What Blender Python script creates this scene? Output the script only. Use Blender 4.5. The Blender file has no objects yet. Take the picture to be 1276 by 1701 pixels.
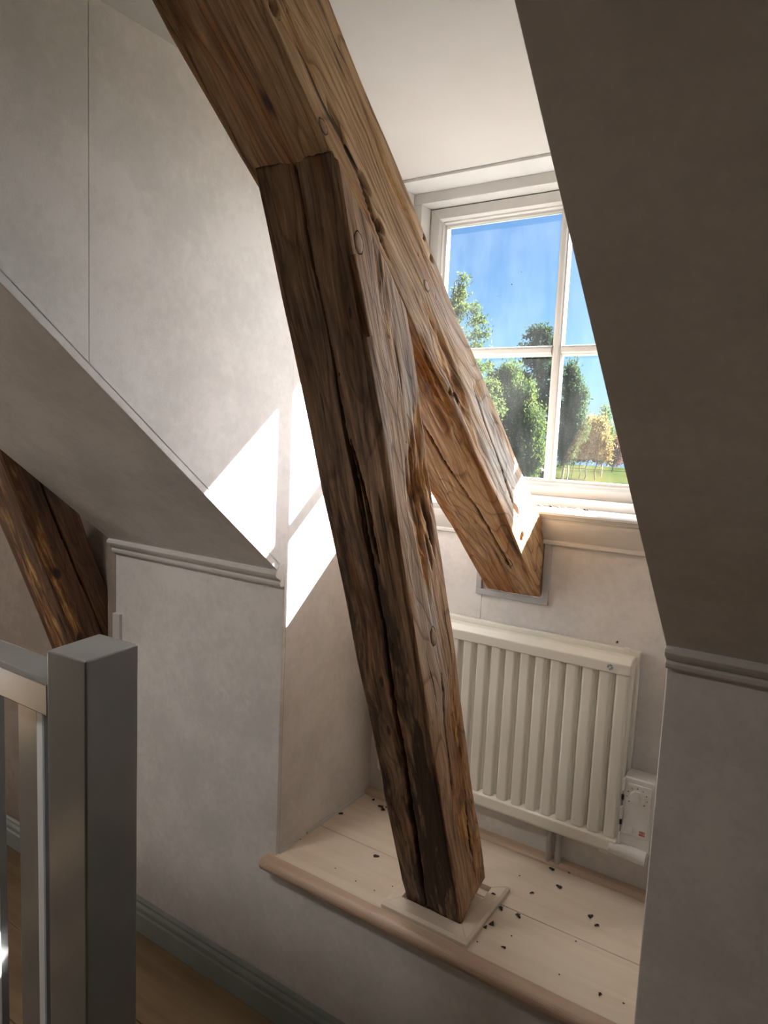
import bpy, bmesh, math, random
import numpy as np
from mathutils import Vector, Matrix, Euler

# ------------------------------------------------------------------ camera, sky, sun, lamps, exposure
SC = bpy.context.scene
COL = SC.collection
CAM_H = 1.642
M = [[0.8337914, 0.5502677, 0.0446920], [0.0983393, -0.0683744, -0.9928013], [-0.5432506, 0.8321841, -0.1111229]]
cd = bpy.data.cameras.new('camera')
cam = bpy.data.objects.new('camera', cd); COL.objects.link(cam)
r, d, f = [Vector(v) for v in M]
cam.matrix_world = Matrix(((r.x, -d.x, -f.x, 0), (r.y, -d.y, -f.y, 0), (r.z, -d.z, -f.z, CAM_H), (0, 0, 0, 1)))
cd.sensor_fit = 'HORIZONTAL'; cd.sensor_width = 36.0; cd.lens = 36.0 * 1152.93 / 1276.0
cd.clip_start = 0.02; cd.clip_end = 1500
SC.camera = cam

SUN_TRAVEL = Vector((-0.478, -0.6625, -0.5687)).normalized()
W = bpy.data.worlds.new('sky'); SC.world = W; W.use_nodes = True
wn = W.node_tree.nodes; wl = W.node_tree.links
for n in list(wn): wn.remove(n)
wo = wn.new('ShaderNodeOutputWorld'); wb = wn.new('ShaderNodeBackground'); sky = wn.new('ShaderNodeTexSky')
sky.sky_type = 'NISHITA'; sky.sun_disc = False
sky.sun_elevation = math.asin(-SUN_TRAVEL.z)
sky.sun_rotation = math.atan2(-SUN_TRAVEL.x, -SUN_TRAVEL.y)
sky.altitude = 100; sky.air_density = 1.0; sky.dust_density = 1.0; sky.ozone_density = 2.0
wb.inputs['Strength'].default_value = 0.118
tint = wn.new('ShaderNodeMix'); tint.data_type = 'RGBA'; tint.blend_type = 'MULTIPLY'; tint.inputs[0].default_value = 1.0
tint.inputs[7].default_value = (0.52, 0.78, 1.0, 1.0)      # clear northern sky
wl.new(sky.outputs[0], tint.inputs[6]); wl.new(tint.outputs[2], wb.inputs[0]); wl.new(wb.outputs[0], wo.inputs[0])

sd = bpy.data.lights.new('sun', 'SUN'); sun = bpy.data.objects.new('sun', sd); COL.objects.link(sun)
sd.energy = 47.0; sd.angle = math.radians(0.5); sd.color = (1.0, 0.975, 0.95)
sun.rotation_euler = SUN_TRAVEL.to_track_quat('-Z', 'Y').to_euler(); sun.location = (3, 6, 6)

def area(name, loc, target, size, energy, color, sy=None):
    ld = bpy.data.lights.new(name, 'AREA'); o = bpy.data.objects.new(name, ld); COL.objects.link(o)
    ld.energy = energy; ld.color = color; ld.size = size
    if sy: ld.shape = 'RECTANGLE'; ld.size_y = sy
    o.location = loc; o.rotation_euler = (Vector(target) - Vector(loc)).to_track_quat('-Z', 'Y').to_euler()
    return o
# unseen fill lights, added over the stair and at the right end of the room
area('stair_fill_light', (-1.75, .1, 2.35), (-1.65, .5, .6), 0.4, 19.0, (1.0, 0.93, 0.86))
area('right_fill_light', (2.25, .8, .95), (-1.3, 1.0, 1.0), 0.7, 0.9, (1.0, 0.96, 0.92), 0.9)
gd = bpy.data.lights.new('wide_sun_fill', 'SUN'); fill_sun = bpy.data.objects.new('wide_sun_fill', gd); COL.objects.link(fill_sun)
gd.energy = 11.5; gd.angle = math.radians(75); gd.color = (0.94, 0.97, 1.0)      # second, wide sun lamp added as fill through the window
fill_sun.rotation_euler = sun.rotation_euler; fill_sun.location = (3.2, 6, 6)

SC.view_settings.view_transform = 'Standard'
SC.view_settings.look = 'None'
SC.view_settings.gamma = 1.0
SC.view_settings.use_curve_mapping = False
SC.view_settings.exposure = 0.45

# ------------------------------------------------------------------ materials
def mat(name):
    m = bpy.data.materials.new(name); m.use_nodes = True
    nt = m.node_tree
    for n in list(nt.nodes): nt.nodes.remove(n)
    out = nt.nodes.new('ShaderNodeOutputMaterial')
    b = nt.nodes.new('ShaderNodeBsdfPrincipled'); nt.links.new(b.outputs[0], out.inputs[0])
    return m, nt, b, out
def N(nt, t, **kw):
    n = nt.nodes.new(t)
    for k, v in kw.items(): setattr(n, k, v)
    return n
def mapping(nt, scale, src='Object', rot=(0, 0, 0), loc=(0, 0, 0)):
    tc = N(nt, 'ShaderNodeTexCoord'); mp = N(nt, 'ShaderNodeMapping')
    mp.inputs['Scale'].default_value = scale; mp.inputs['Rotation'].default_value = rot; mp.inputs['Location'].default_value = loc
    nt.links.new(tc.outputs[src], mp.inputs[0]); return mp.outputs[0]
def noise(nt, vec, scale, detail=4, rough=.5, dist=0.0):
    n = N(nt, 'ShaderNodeTexNoise'); n.inputs['Scale'].default_value = scale; n.inputs['Detail'].default_value = detail
    n.inputs['Roughness'].default_value = rough; n.inputs['Distortion'].default_value = dist
    nt.links.new(vec, n.inputs['Vector']); return n.outputs['Fac']
def ramp(nt, fac, stops):
    n = N(nt, 'ShaderNodeValToRGB'); e = n.color_ramp.elements
    while len(e) < len(stops): e.new(0.5)
    for el, (p, c) in zip(e, stops): el.position = p; el.color = (*c, 1) if len(c) == 3 else c
    nt.links.new(fac, n.inputs[0]); return n.outputs[0]
def mixc(nt, fac, a, b, mode='MIX'):
    n = N(nt, 'ShaderNodeMix', data_type='RGBA', blend_type=mode)
    for s, v in ((n.inputs[0], fac), (n.inputs[6], a), (n.inputs[7], b)):
        if hasattr(v, 'is_linked') or isinstance(v, bpy.types.NodeSocket): nt.links.new(v, s)
        elif isinstance(v, (int, float)): s.default_value = v
        else: s.default_value = (*v, 1)
    return n.outputs[2]
def math_(nt, op, a, b=None, c=None, clamp=False):
    n = N(nt, 'ShaderNodeMath', operation=op); n.use_clamp = clamp
    for i, v in enumerate((a, b, c)):
        if v is None: continue
        if isinstance(v, bpy.types.NodeSocket): nt.links.new(v, n.inputs[i])
        else: n.inputs[i].default_value = v
    return n.outputs[0]
def bump(nt, b, h, strength=.3, dist=.002):
    n = N(nt, 'ShaderNodeBump'); n.inputs['Strength'].default_value = strength; n.inputs['Distance'].default_value = dist
    nt.links.new(h, n.inputs['Height']); nt.links.new(n.outputs[0], b.inputs['Normal'])

def wallpaper(name, c1, c2, rough=.75):
    m, nt, b, _ = mat(name)
    v = mapping(nt, (1, 1, 1))
    n1 = noise(nt, v, 7, 6, .62); n2 = noise(nt, v, 60, 3, .6)
    f = math_(nt, 'ADD', math_(nt, 'MULTIPLY', n1, .7), math_(nt, 'MULTIPLY', n2, .3))
    c = ramp(nt, f, [(.40, tuple(x * .94 for x in c2)), (.48, c2), (.58, c1)])
    nt.links.new(c, b.inputs['Base Color']); b.inputs['Roughness'].default_value = rough
    bump(nt, b, noise(nt, v, 350, 2, .6), .25, .001)
    return m
def paint(name, c, rough=.4, var=.06, bumpy=.1):
    m, nt, b, _ = mat(name)
    v = mapping(nt, (1, 1, 1)); n1 = noise(nt, v, 9, 4)
    cc = ramp(nt, n1, [(.3, tuple(x * (1 - var) for x in c)), (.7, tuple(min(1, x * (1 + var)) for x in c))])
    nt.links.new(cc, b.inputs['Base Color']); b.inputs['Roughness'].default_value = rough
    bump(nt, b, noise(nt, v, 180, 2), bumpy, .001)
    return m
def plain(name, c, rough=.5, metal=0.0):
    m, nt, b, _ = mat(name)
    v = mapping(nt, (1, 1, 1)); n1 = noise(nt, v, 40, 2)
    cc = ramp(nt, n1, [(.3, tuple(x * .92 for x in c)), (.7, c)])
    nt.links.new(cc, b.inputs['Base Color']); b.inputs['Roughness'].default_value = rough; b.inputs['Metallic'].default_value = metal
    return m
def planks(name, c1, c2, axis='X', rough=.55, scale=1.0):
    m, nt, b, _ = mat(name)
    s = {'X': (1.2, 22, 22), 'Y': (22, 1.2, 22), 'Z': (22, 22, 1.2)}[axis]
    v = mapping(nt, tuple(x * scale for x in s)); v2 = mapping(nt, (1, 1, 1))
    n1 = noise(nt, v, 1.6, 6, .6, .6); n2 = noise(nt, v2, 5, 4, .6)
    f = math_(nt, 'ADD', math_(nt, 'MULTIPLY', n1, .6), math_(nt, 'MULTIPLY', n2, .4))
    c = ramp(nt, f, [(.35, c2), (.62, c1)])
    nt.links.new(c, b.inputs['Base Color']); b.inputs['Roughness'].default_value = rough
    bump(nt, b, n1, .12, .001)
    return m

def timber(name, base, grey_base, dark):
    """old hewn timber; the colour attribute 'marks' holds R stain and front tone, G rot, B weathered grey"""
    m, nt, b, _ = mat(name)
    def sc(t, k): return tuple(min(1, x * y) for x, y in zip(t, k if isinstance(k, tuple) else (k, k, k)))
    warp = N(nt, 'ShaderNodeTexNoise'); warp.inputs['Scale'].default_value = 1.0; warp.inputs['Detail'].default_value = 2
    nt.links.new(mapping(nt, (7, 7, 3.2)), warp.inputs['Vector'])
    off = N(nt, 'ShaderNodeVectorMath', operation='MULTIPLY_ADD'); off.inputs[1].default_value = (.05, .05, 0)
    nt.links.new(warp.outputs['Color'], off.inputs[0])
    tc = N(nt, 'ShaderNodeTexCoord'); nt.links.new(tc.outputs['Object'], off.inputs[2])
    def wmap(scale, loc=(0, 0, 0)):
        mp = N(nt, 'ShaderNodeMapping'); mp.inputs['Scale'].default_value = scale; mp.inputs['Location'].default_value = loc
        nt.links.new(off.outputs[0], mp.inputs[0]); return mp.outputs[0]
    # growth rings cut by the hewn faces: contour lines of a slow, lengthwise field
    lo = noise(nt, wmap((5, 5, .75)), 1.0, 2, .5, .2)
    rings = math_(nt, 'FRACT', math_(nt, 'MULTIPLY', lo, 26))
    fibre = noise(nt, wmap((210, 210, 5)), 1.0, 4, .65, .1)
    mid = noise(nt, wmap((48, 48, 1.8)), 1.0, 4, .6, .2)
    big = noise(nt, wmap((13, 13, 1.1)), 1.0, 3, .6)
    grain = math_(nt, 'ADD', math_(nt, 'MULTIPLY', fibre, .5), math_(nt, 'MULTIPLY', mid, .5))
    c = ramp(nt, grain, [(.36, sc(base, (.34, .28, .22))), (.46, sc(base, (.78, .72, .66))), (.54, base), (.66, sc(base, (1.28, 1.32, 1.38)))])
    ringc = ramp(nt, rings, [(.0, (.42, .33, .26)), (.13, (.86, .82, .78)), (.45, (1, 1, 1)), (.93, (.92, .88, .82)), (1.0, (.42, .33, .26))])
    c = mixc(nt, .8, c, ringc, 'MULTIPLY')
    # rusty and umber streaks along the grain
    stk = ramp(nt, big, [(.49, (0, 0, 0)), (.56, (.75, .75, .75)), (.68, (.95, .95, .95))])
    c = mixc(nt, stk, c, mixc(nt, 1.0, c, (.80, .52, .28), 'MULTIPLY'))
    stk2 = ramp(nt, noise(nt, wmap((17, 17, 1.3), (4, 2, 9)), 1.0, 3, .6), [(.60, (0, 0, 0)), (.68, (.8, .8, .8))])
    c = mixc(nt, stk2, c, mixc(nt, 1.0, c, (.42, .33, .27), 'MULTIPLY'))
    at = N(nt, 'ShaderNodeVertexColor', layer_name='marks'); sp = N(nt, 'ShaderNodeSeparateColor')
    nt.links.new(at.outputs[0], sp.inputs[0])
    brk = noise(nt, wmap((60, 60, 8)), 1.0, 4, .7, .3)
    def masked(ch, lo_, hi_, k=1.0):
        s = math_(nt, 'MULTIPLY', sp.outputs[ch], math_(nt, 'MULTIPLY_ADD', math_(nt, 'SUBTRACT', brk, .5), 3.2 * k, 1.0))
        mr = N(nt, 'ShaderNodeMapRange'); mr.inputs[1].default_value = lo_; mr.inputs[2].default_value = hi_; nt.links.new(s, mr.inputs[0]); return mr.outputs[0]
    gm = masked(2, .1, .9, .6)
    greyc = ramp(nt, grain, [(.36, sc(grey_base, (.42, .36, .32))), (.47, sc(grey_base, .88)), (.62, sc(grey_base, 1.2))])
    greyc = mixc(nt, .55, greyc, ringc, 'MULTIPLY')
    c = mixc(nt, math_(nt, 'MULTIPLY', gm, .85), c, greyc)
    rm = masked(1, .15, .7)
    rotc = ramp(nt, brk, [(.38, (.035, .014, .006)), (.45, (.24, .085, .016)), (.53, (.56, .25, .055)), (.64, (.74, .46, .18))])
    c = mixc(nt, math_(nt, 'MULTIPLY', rm, .9), c, rotc)
    st = masked(0, .15, 1.0)
    c = mixc(nt, math_(nt, 'MULTIPLY', st, .93), c, dark)
    # dark checks along the grain
    chk = noise(nt, wmap((75, 75, 2.6), (3, 1, 2)), 1.0, 2, .5, .1)
    ck = ramp(nt, chk, [(.265, (1, 1, 1)), (.31, (0, 0, 0))])
    c = mixc(nt, ck, c, sc(base, .12))
    nt.links.new(c, b.inputs['Base Color']); b.inputs['Roughness'].default_value = .65
    h = math_(nt, 'ADD', grain, math_(nt, 'MULTIPLY', N_val(nt, ringc), .25))
    h = math_(nt, 'SUBTRACT', h, math_(nt, 'MULTIPLY', N_val(nt, ck), .6))
    h = math_(nt, 'ADD', h, math_(nt, 'MULTIPLY', math_(nt, 'MULTIPLY', brk, rm), 1.5))
    bump(nt, b, h, .8, .004)
    return m
def N_val(nt, col):
    n = N(nt, 'ShaderNodeRGBToBW'); nt.links.new(col, n.inputs[0]); return n.outputs[0]

MT = dict(
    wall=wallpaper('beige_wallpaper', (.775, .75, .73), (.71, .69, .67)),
    ceil=paint('ceiling_paint', (.54, .535, .525), .8, .02),
    seam=plain('seam_backing', (.35, .32, .28), .9),  # darker backing that shows in the wallpaper seams
    white=paint('white_gloss_paint', (.62, .63, .625), .35, .03),
    trim=paint('pale_grey_paint', (.57, .57, .56), .4, .04),
    mould=paint('moulding_paint', (.66, .64, .61), .45, .04),
    grey=paint('grey_green_paint', (.215, .212, .200), .22, .08),
    skirt=paint('skirting_paint', (.31, .34, .32), .38, .08),
    palelight=paint('pale_painted_light', (.80, .86, .92), .35, .02),  # pale colour standing in for light on baluster edges and car roof
    ledge=planks('whitewashed_pine', (.80, .69, .57), (.70, .58, .46), 'X'),
    nosing=planks('pine_nosing', (.62, .46, .34), (.46, .32, .23), 'X', .4),
    pine=planks('raw_pine_strip', (.66, .51, .38), (.52, .38, .27), 'X'),
    floor=planks('brown_floorboard', (.34, .235, .13), (.22, .145, .08), 'X', .45),
    radiator=paint('cream_enamel', (.82, .80, .72), .32, .01, .02),
    plastic=paint('white_plastic', (.80, .79, .76), .35, .01, .02),
    pipe=plain('grey_pipe', (.42, .40, .37), .4),
    roofmetal=plain('roof_metal', (.10, .10, .105), .6),
    collar=paint('collar_paint', (.46, .465, .475), .4, .04),
    panel=planks('dark_unseen_wall', (.16, .10, .06), (.10, .06, .035), 'Z'),  # dark tone given to unseen walls to cut bounced light
    hill=plain('distant_forest', (.022, .036, .034), .9),
    baywall=wallpaper('bay_wallpaper', (.36, .295, .25), (.31, .25, .21)),  # darker and browner than the knee wall's paper
    black=plain('near_black', (.012, .010, .009), .7),
    insect=plain('insect_brown', (.035, .022, .014), .55),
    wing=plain('insect_wing', (.55, .50, .42), .4),
    teal=plain('dark_teal_print', (.03, .10, .13), .5),
    palepr=plain('pale_print', (.70, .78, .80), .5),
    red=plain('red_print', (.55, .06, .06), .5),
    greypr=plain('grey_print', (.16, .15, .14), .6),
    strut=timber('strut_timber', (.56, .365, .22), (.56, .48, .41), (.040, .024, .018)),
    rafter=timber('rafter_timber', (.68, .455, .25), (.60, .555, .51), (.045, .025, .015)),
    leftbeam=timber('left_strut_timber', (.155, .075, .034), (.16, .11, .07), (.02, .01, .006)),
    knotrim=plain('knot_rim', (.07, .035, .018), .8),
    knot=planks('knot_heart', (.50, .33, .20), (.30, .18, .10), 'Z', .6),
    grass=None, lake=plain('lake_water', (.022, .045, .075), .8),
    bark=plain('bark', (.10, .08, .065), .9), birchbark=plain('birch_bark', (.36, .33, .30), .8),
    carpaint=plain('dark_car_paint', (.015, .016, .02), .25), carglass=plain('car_glass', (.35, .38, .42), .1),
    barn=plain('barn_red', (.22, .07, .05), .8), roofm=plain('barn_roof', (.12, .10, .10), .8),
)
MT['lake'].node_tree.nodes['Principled BSDF'].inputs['Specular IOR Level'].default_value = 0.0
MT['hill'].node_tree.nodes['Principled BSDF'].inputs['Specular IOR Level'].default_value = 0.0
def grass_mat():
    m, nt, b, _ = mat('meadow_grass')
    v = mapping(nt, (1, 1, 1)); n = noise(nt, v, .12, 5, .6)
    c = ramp(nt, n, [(.35, (.010, .022, .003)), (.5, (.022, .034, .006)), (.66, (.042, .040, .012))])
    nt.links.new(c, b.inputs['Base Color']); b.inputs['Roughness'].default_value = .95; b.inputs['Specular IOR Level'].default_value = 0.0; return m
MT['grass'] = grass_mat()
def leaf_mat(name, c1, c2, c3, sc=.5):
    m, nt, b, out = mat(name)
    v = mapping(nt, (1, 1, 1)); n = noise(nt, v, sc, 4, .7)
    c1, c2, c3 = [tuple(x * .38 for x in c_) for c_ in (c1, c2, c3)]; c = ramp(nt, n, [(.32, c1), (.5, c2), (.68, c3)])
    nt.links.new(c, b.inputs['Base Color']); b.inputs['Roughness'].default_value = .8; b.inputs['Specular IOR Level'].default_value = 0.1
    tr = N(nt, 'ShaderNodeBsdfTranslucent'); nt.links.new(c, tr.inputs[0])
    mx = N(nt, 'ShaderNodeMixShader'); mx.inputs[0].default_value = .45
    nt.links.new(b.outputs[0], mx.inputs[1]); nt.links.new(tr.outputs[0], mx.inputs[2]); nt.links.new(mx.outputs[0], out.inputs[0])
    return m
def glass_mat():
    m, nt, b, out = mat('window_glass')
    tp = N(nt, 'ShaderNodeBsdfTransparent'); gl = N(nt, 'ShaderNodeBsdfGlossy'); gl.inputs['Roughness'].default_value = .02
    df = N(nt, 'ShaderNodeBsdfTranslucent'); df.inputs[0].default_value = (.9, .92, .9, 1)
    lw = N(nt, 'ShaderNodeFresnel'); lw.inputs[0].default_value = 1.3
    m1 = N(nt, 'ShaderNodeMixShader'); nt.links.new(lw.outputs[0], m1.inputs[0]); nt.links.new(tp.outputs[0], m1.inputs[1]); nt.links.new(gl.outputs[0], m1.inputs[2])
    n = noise(nt, mapping(nt, (1, 1, .35)), 9, 4, .7)
    fac = ramp(nt, n, [(.35, (.002, .002, .002)), (.75, (.010, .010, .010))])
    m2 = N(nt, 'ShaderNodeMixShader'); nt.links.new(fac, m2.inputs[0]); nt.links.new(m1.outputs[0], m2.inputs[1]); nt.links.new(df.outputs[0], m2.inputs[2])
    nt.links.new(m2.outputs[0], out.inputs[0]); return m
MT['glass'] = glass_mat()

# ------------------------------------------------------------------ mesh helpers
def box(bm, x0, x1, y0, y1, z0, z1):
    vs = [bm.verts.new((x, y, z)) for x in (x0, x1) for y in (y0, y1) for z in (z0, z1)]
    for q in ((0, 1, 3, 2), (4, 6, 7, 5), (0, 4, 5, 1), (2, 3, 7, 6), (0, 2, 6, 4), (1, 5, 7, 3)):
        bm.faces.new([vs[i] for i in q])
    return bm
def prism(bm, poly, axis, a, b):
    """extrude a 2-D polygon along an axis: X uses (y,z), Y uses (x,z), Z uses (x,y)"""
    def P(p, t): return {'X': (t, p[0], p[1]), 'Y': (p[0], t, p[1]), 'Z': (p[0], p[1], t)}[axis]
    A = [bm.verts.new(P(p, a)) for p in poly]; B = [bm.verts.new(P(p, b)) for p in poly]
    n = len(poly)
    for i in range(n): bm.faces.new((A[i], A[(i + 1) % n], B[(i + 1) % n], B[i]))
    bm.faces.new(A[::-1]); bm.faces.new(B)
    return bm
def cyl(bm, p0, p1, r0, r1=None, seg=16):
    p0, p1 = Vector(p0), Vector(p1); r1 = r0 if r1 is None else r1
    q = (p1 - p0).to_track_quat('Z', 'Y')
    A = []; B = []
    for i in range(seg):
        a = 2 * math.pi * i / seg; dv = q @ Vector((math.cos(a), math.sin(a), 0))
        A.append(bm.verts.new(p0 + dv * r0)); B.append(bm.verts.new(p1 + dv * r1))
    for i in range(seg): bm.faces.new((A[i], A[(i + 1) % seg], B[(i + 1) % seg], B[i]))
    bm.faces.new(A[::-1]); bm.faces.new(B); return bm
def ball(bm, c, rx, ry, rz, rot=0.0, seg=8, rings=6):
    mtx = Matrix.Translation(c) @ Matrix.Rotation(rot, 4, 'Z') @ Matrix.Diagonal((rx, ry, rz, 1))
    bmesh.ops.create_uvsphere(bm, u_segments=seg, v_segments=rings, radius=1, matrix=mtx); return bm
def obj(name, bm, m, parent=None, bevel=0, smooth=False, seg=2, **tags):
    bmesh.ops.recalc_face_normals(bm, faces=bm.faces)
    me = bpy.data.meshes.new(name); bm.to_mesh(me); bm.free()
    return link(name, me, m, parent, bevel, smooth, seg, **tags)
def link(name, me, m, parent=None, bevel=0, smooth=False, seg=2, **tags):
    if m is not None: me.materials.append(m)
    o = bpy.data.objects.new(name, me); COL.objects.link(o)
    if parent is not None:
        o.parent = parent
        w = Vector((0, 0, 0)); p = parent
        while p is not None: w += Vector(p.location); p = p.parent
        o.location = -w
    if smooth:
        for p in me.polygons: p.use_smooth = True
    if bevel:
        b = o.modifiers.new('bevel', 'BEVEL'); b.width = bevel; b.segments = seg; b.limit_method = 'ANGLE'; b.angle_limit = math.radians(40)
    for k, v in tags.items(): o[k] = v
    return o
def empty(name, loc=(0, 0, 0), **tags):
    o = bpy.data.objects.new(name, None); COL.objects.link(o); o.location = loc; o.empty_display_size = .1
    for k, v in tags.items(): o[k] = v
    return o
def S(name, bm, m, parent=None, **kw):
    if parent is None: kw['kind'] = 'structure'
    return obj(name, bm, m, parent, **kw)
NB = bmesh.new

# numpy value noise
_rng = np.random.default_rng(7); _T = _rng.random(4096)
def vnoise(x, y, z):
    xi, yi, zi = [np.floor(a).astype(np.int64) for a in (x, y, z)]
    fx, fy, fz = x - xi, y - yi, z - zi
    sx, sy, sz = [a * a * (3 - 2 * a) for a in (fx, fy, fz)]
    def h(i, j, k): return _T[((i * 73856093) ^ (j * 19349663) ^ (k * 83492791)) & 4095]
    def L(a, b, t): return a + (b - a) * t
    return L(L(L(h(xi, yi, zi), h(xi + 1, yi, zi), sx), L(h(xi, yi + 1, zi), h(xi + 1, yi + 1, zi), sx), sy),
             L(L(h(xi, yi, zi + 1), h(xi + 1, yi, zi + 1), sx), L(h(xi, yi + 1, zi + 1), h(xi + 1, yi + 1, zi + 1), sx), sy), sz) * 2 - 1

# ------------------------------------------------------------------ room dimensions (metres)
XL, XR = -1.191, -.237          # dormer cheeks
Y0, Y1 = 1.36, 1.811            # knee wall, alcove back wall
ZK, ZC, ZL = 1.257, 2.392, .481 # knee height, ceiling, ledge top
AN, SA = math.radians(39.79), math.radians(69.23)
XS = -1.90                      # left end of the left slope panel
def zs(y): return ZK + (Y0 - y) * math.tan(AN)
YT = Y0 - (ZC - ZK) / math.tan(AN)
ROOM_L, ROOM_R, ROOM_B = -4.3, 2.3, -3.2

# floor: boards running along X
fl = S('floor', box(NB(), ROOM_L, ROOM_R, ROOM_B, Y0, -.06, -.022), MT['black'])
y = 1.36; i = 0
edges = [1.36, 1.127]
while edges[-1] > ROOM_B + .2: edges.append(edges[-1] - .2)
edges.append(ROOM_B)
for a, b in zip(edges[1:], edges[:-1]):
    S('floorboard', box(NB(), ROOM_L, ROOM_R, a + .0015, b - .0015, -.022, 0), MT['floor'], fl, bevel=.0015, seg=1)
S('ceiling', box(box(NB(), ROOM_L, ROOM_R, ROOM_B, Y0 + .08, ZC, ZC + .03), XL - .1, XR + .1, Y0 + .08, 2.05, ZC, ZC + .03), MT['ceil'])
# knee wall: below the ledge, left and right of the alcove
kw_bm = NB()
T = .012
prism(kw_bm, [(XS - .0, 0), (ROOM_R, 0), (ROOM_R, ZK + .01), (XR, ZK + .01), (XR, ZL - .03), (XL, ZL - .03), (XL, ZK + .01), (XS, ZK + .01)], 'Y', Y0, Y0 + T)
S('wall_knee', kw_bm, MT['wall'], bevel=.0025)
# left bay: wall carries on up to the ceiling around a window of its own
BX0, BX1, BZ0, BZ1 = -3.3, -1.92, 1.42, 2.24
lb = NB()
box(lb, ROOM_L, BX0, Y0, Y0 + .08, 0, ZC); box(lb, BX1, XS, Y0, Y0 + .08, ZK + .1, ZC)
box(lb, BX0, BX1, Y0, Y0 + .08, 0, BZ0); box(lb, BX1, XS, Y0, Y0 + T, 0, ZK + .1); box(lb, BX0, BX1, Y0, Y0 + .08, BZ1, ZC)
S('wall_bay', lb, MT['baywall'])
w2 = empty('window_2', ((BX0 + BX1) / 2, Y0 + .04, BZ0), kind='structure')
for a in ((BX0, BX0 + .05, BZ0, BZ1), (BX1 - .05, BX1, BZ0, BZ1), (BX0 + .05, BX1 - .05, BZ0, BZ0 + .05), (BX0 + .05, BX1 - .05, BZ1 - .05, BZ1)):
    obj('sash_rail', box(NB(), a[0], a[1], Y0 + .03, Y0 + .07, a[2], a[3]), MT['white'], w2, bevel=.004)
xm = (BX0 + BX1) / 2
obj('muntin', box(NB(), xm - .015, xm + .015, Y0 + .035, Y0 + .065, BZ0 + .05, BZ1 - .05), MT['white'], w2)
obj('pane', box(NB(), BX0 + .05, BX1 - .05, Y0 + .048, Y0 + .052, BZ0 + .05, BZ1 - .05), MT['glass'], w2)
# sloped ceilings
def slope(name, x0, x1, zc=ZC):
    yt = Y0 - (zc - ZK) / math.tan(AN)
    o = Vector((0, math.sin(AN), math.cos(AN))) * .018
    bm = NB(); prism(bm, [(Y0, ZK), (yt, zc), (yt + o.y, zc + o.z), (Y0 + o.y, ZK + o.z)], 'X', x0, x1)
    return S(name, bm, MT['wall'], bevel=.001)
slope('ceiling_slope_left', XS, XL)
slope('ceiling_slope_right', XR, ROOM_R)
# side of the left bay (faces away from the alcove)
bs = NB(); prism(bs, [(Y0, ZK + .03), (YT, ZC), (Y0, ZC)], 'X', XS + .001, XS + .02)
S('wall_bay_side', bs, MT['wall'])
# other walls of the room
S('wall_left', box(NB(), ROOM_L - .1, ROOM_L, ROOM_B, Y0 + .1, 0, ZC), MT['wall'])
S('wall_right', box(NB(), ROOM_R, ROOM_R + .1, ROOM_B, Y0 + .1, 0, ZC), MT['panel'])  # unseen wall, dark tone cuts bounced light
S('wall_rear', box(NB(), ROOM_L, ROOM_R, ROOM_B - .1, ROOM_B, 0, ZC), MT['panel'])  # unseen wall, dark tone cuts bounced light
# dormer cheeks
def cheek(name, x_in, x_out, strips):
    root = empty(name, (x_in, Y0, ZL), kind='structure')
    sgn = 1 if x_out > x_in else -1
    bk = NB()
    e = .02
    prism(bk, [(2.06, .38), (Y0 + T + .002, .38), (Y0 + T + .002, zs(Y0) + .03), (YT + .02, ZC - .001), (2.06, ZC - .001)], 'X', x_in + sgn * .003, x_out)
    obj('wall_core', bk, MT['seam'], root)
    for (ya, yb) in strips:       # ya < yb
        poly = []
        if ya >= Y0: poly = [(yb, .38), (ya, .38), (ya, ZC), (yb, ZC)]
        else:
            za, zb = zs(ya) + e, zs(yb) + e
            poly = [(yb, zb), (ya, min(za, ZC)), (ya, ZC), (yb, ZC)] if za < ZC else [(yb, zb), (YT + e / math.tan(AN), ZC), (yb, ZC)]
        bm = NB(); prism(bm, poly, 'X', x_in, x_in + sgn * .004); obj('wallpaper_strip', bm, MT['wall'], root)
    return root
cheek('wall_dormer_left', XL, XL - .08, [(Y0 + T, 2.05), (.7955, Y0 + T - .0006), (-.2, .794)])
cheek('wall_dormer_right', XR, XR + .08, [(Y0 + T + .001, 2.05), (-.2, Y0 + T)])
# alcove back wall with two wallpaper widths
wb_ = empty('wall_alcove', (-.7, Y1, ZL), kind='structure')
obj('wall_core', box(NB(), XL - .05, XR + .05, Y1 + .003, Y1 + .09, .38, 1.455), MT['seam'], wb_)
obj('wallpaper_strip', box(NB(), XL - .01, -.8327, Y1, Y1 + .004, .38, 1.44), MT['wall'], wb_)
obj('wallpaper_strip', box(NB(), -.8315, XR + .01, Y1, Y1 + .004, .38, 1.44), MT['wall'], wb_)
# outer wall around the window
ow = NB()
box(ow, XL - .3, XL + .035, 2.01, 2.08, .2, 2.5); box(ow, XR - .035 + .0, XR + .3, 2.01, 2.08, .2, 2.5)
box(ow, XL + .035, XR - .035, 2.01, 2.08, .2, 1.485); box(ow, XL + .035, XR - .035, 2.01, 2.08, 2.345, 2.5)
S('wall_outer', ow, MT['white'])

# roof outside, below and beside the dormer: pale sheet metal in the sun
rf = NB(); ty = 2.085; tz = 1.30
prism(rf, [(ty, tz), (ty + 2.4, tz - 2.4 * math.tan(AN)), (ty + 2.4, tz - 2.4 * math.tan(AN) - .06), (ty, tz - .06)], 'X', -5, 3)
S('roof', rf, MT['roofmetal'])

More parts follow.
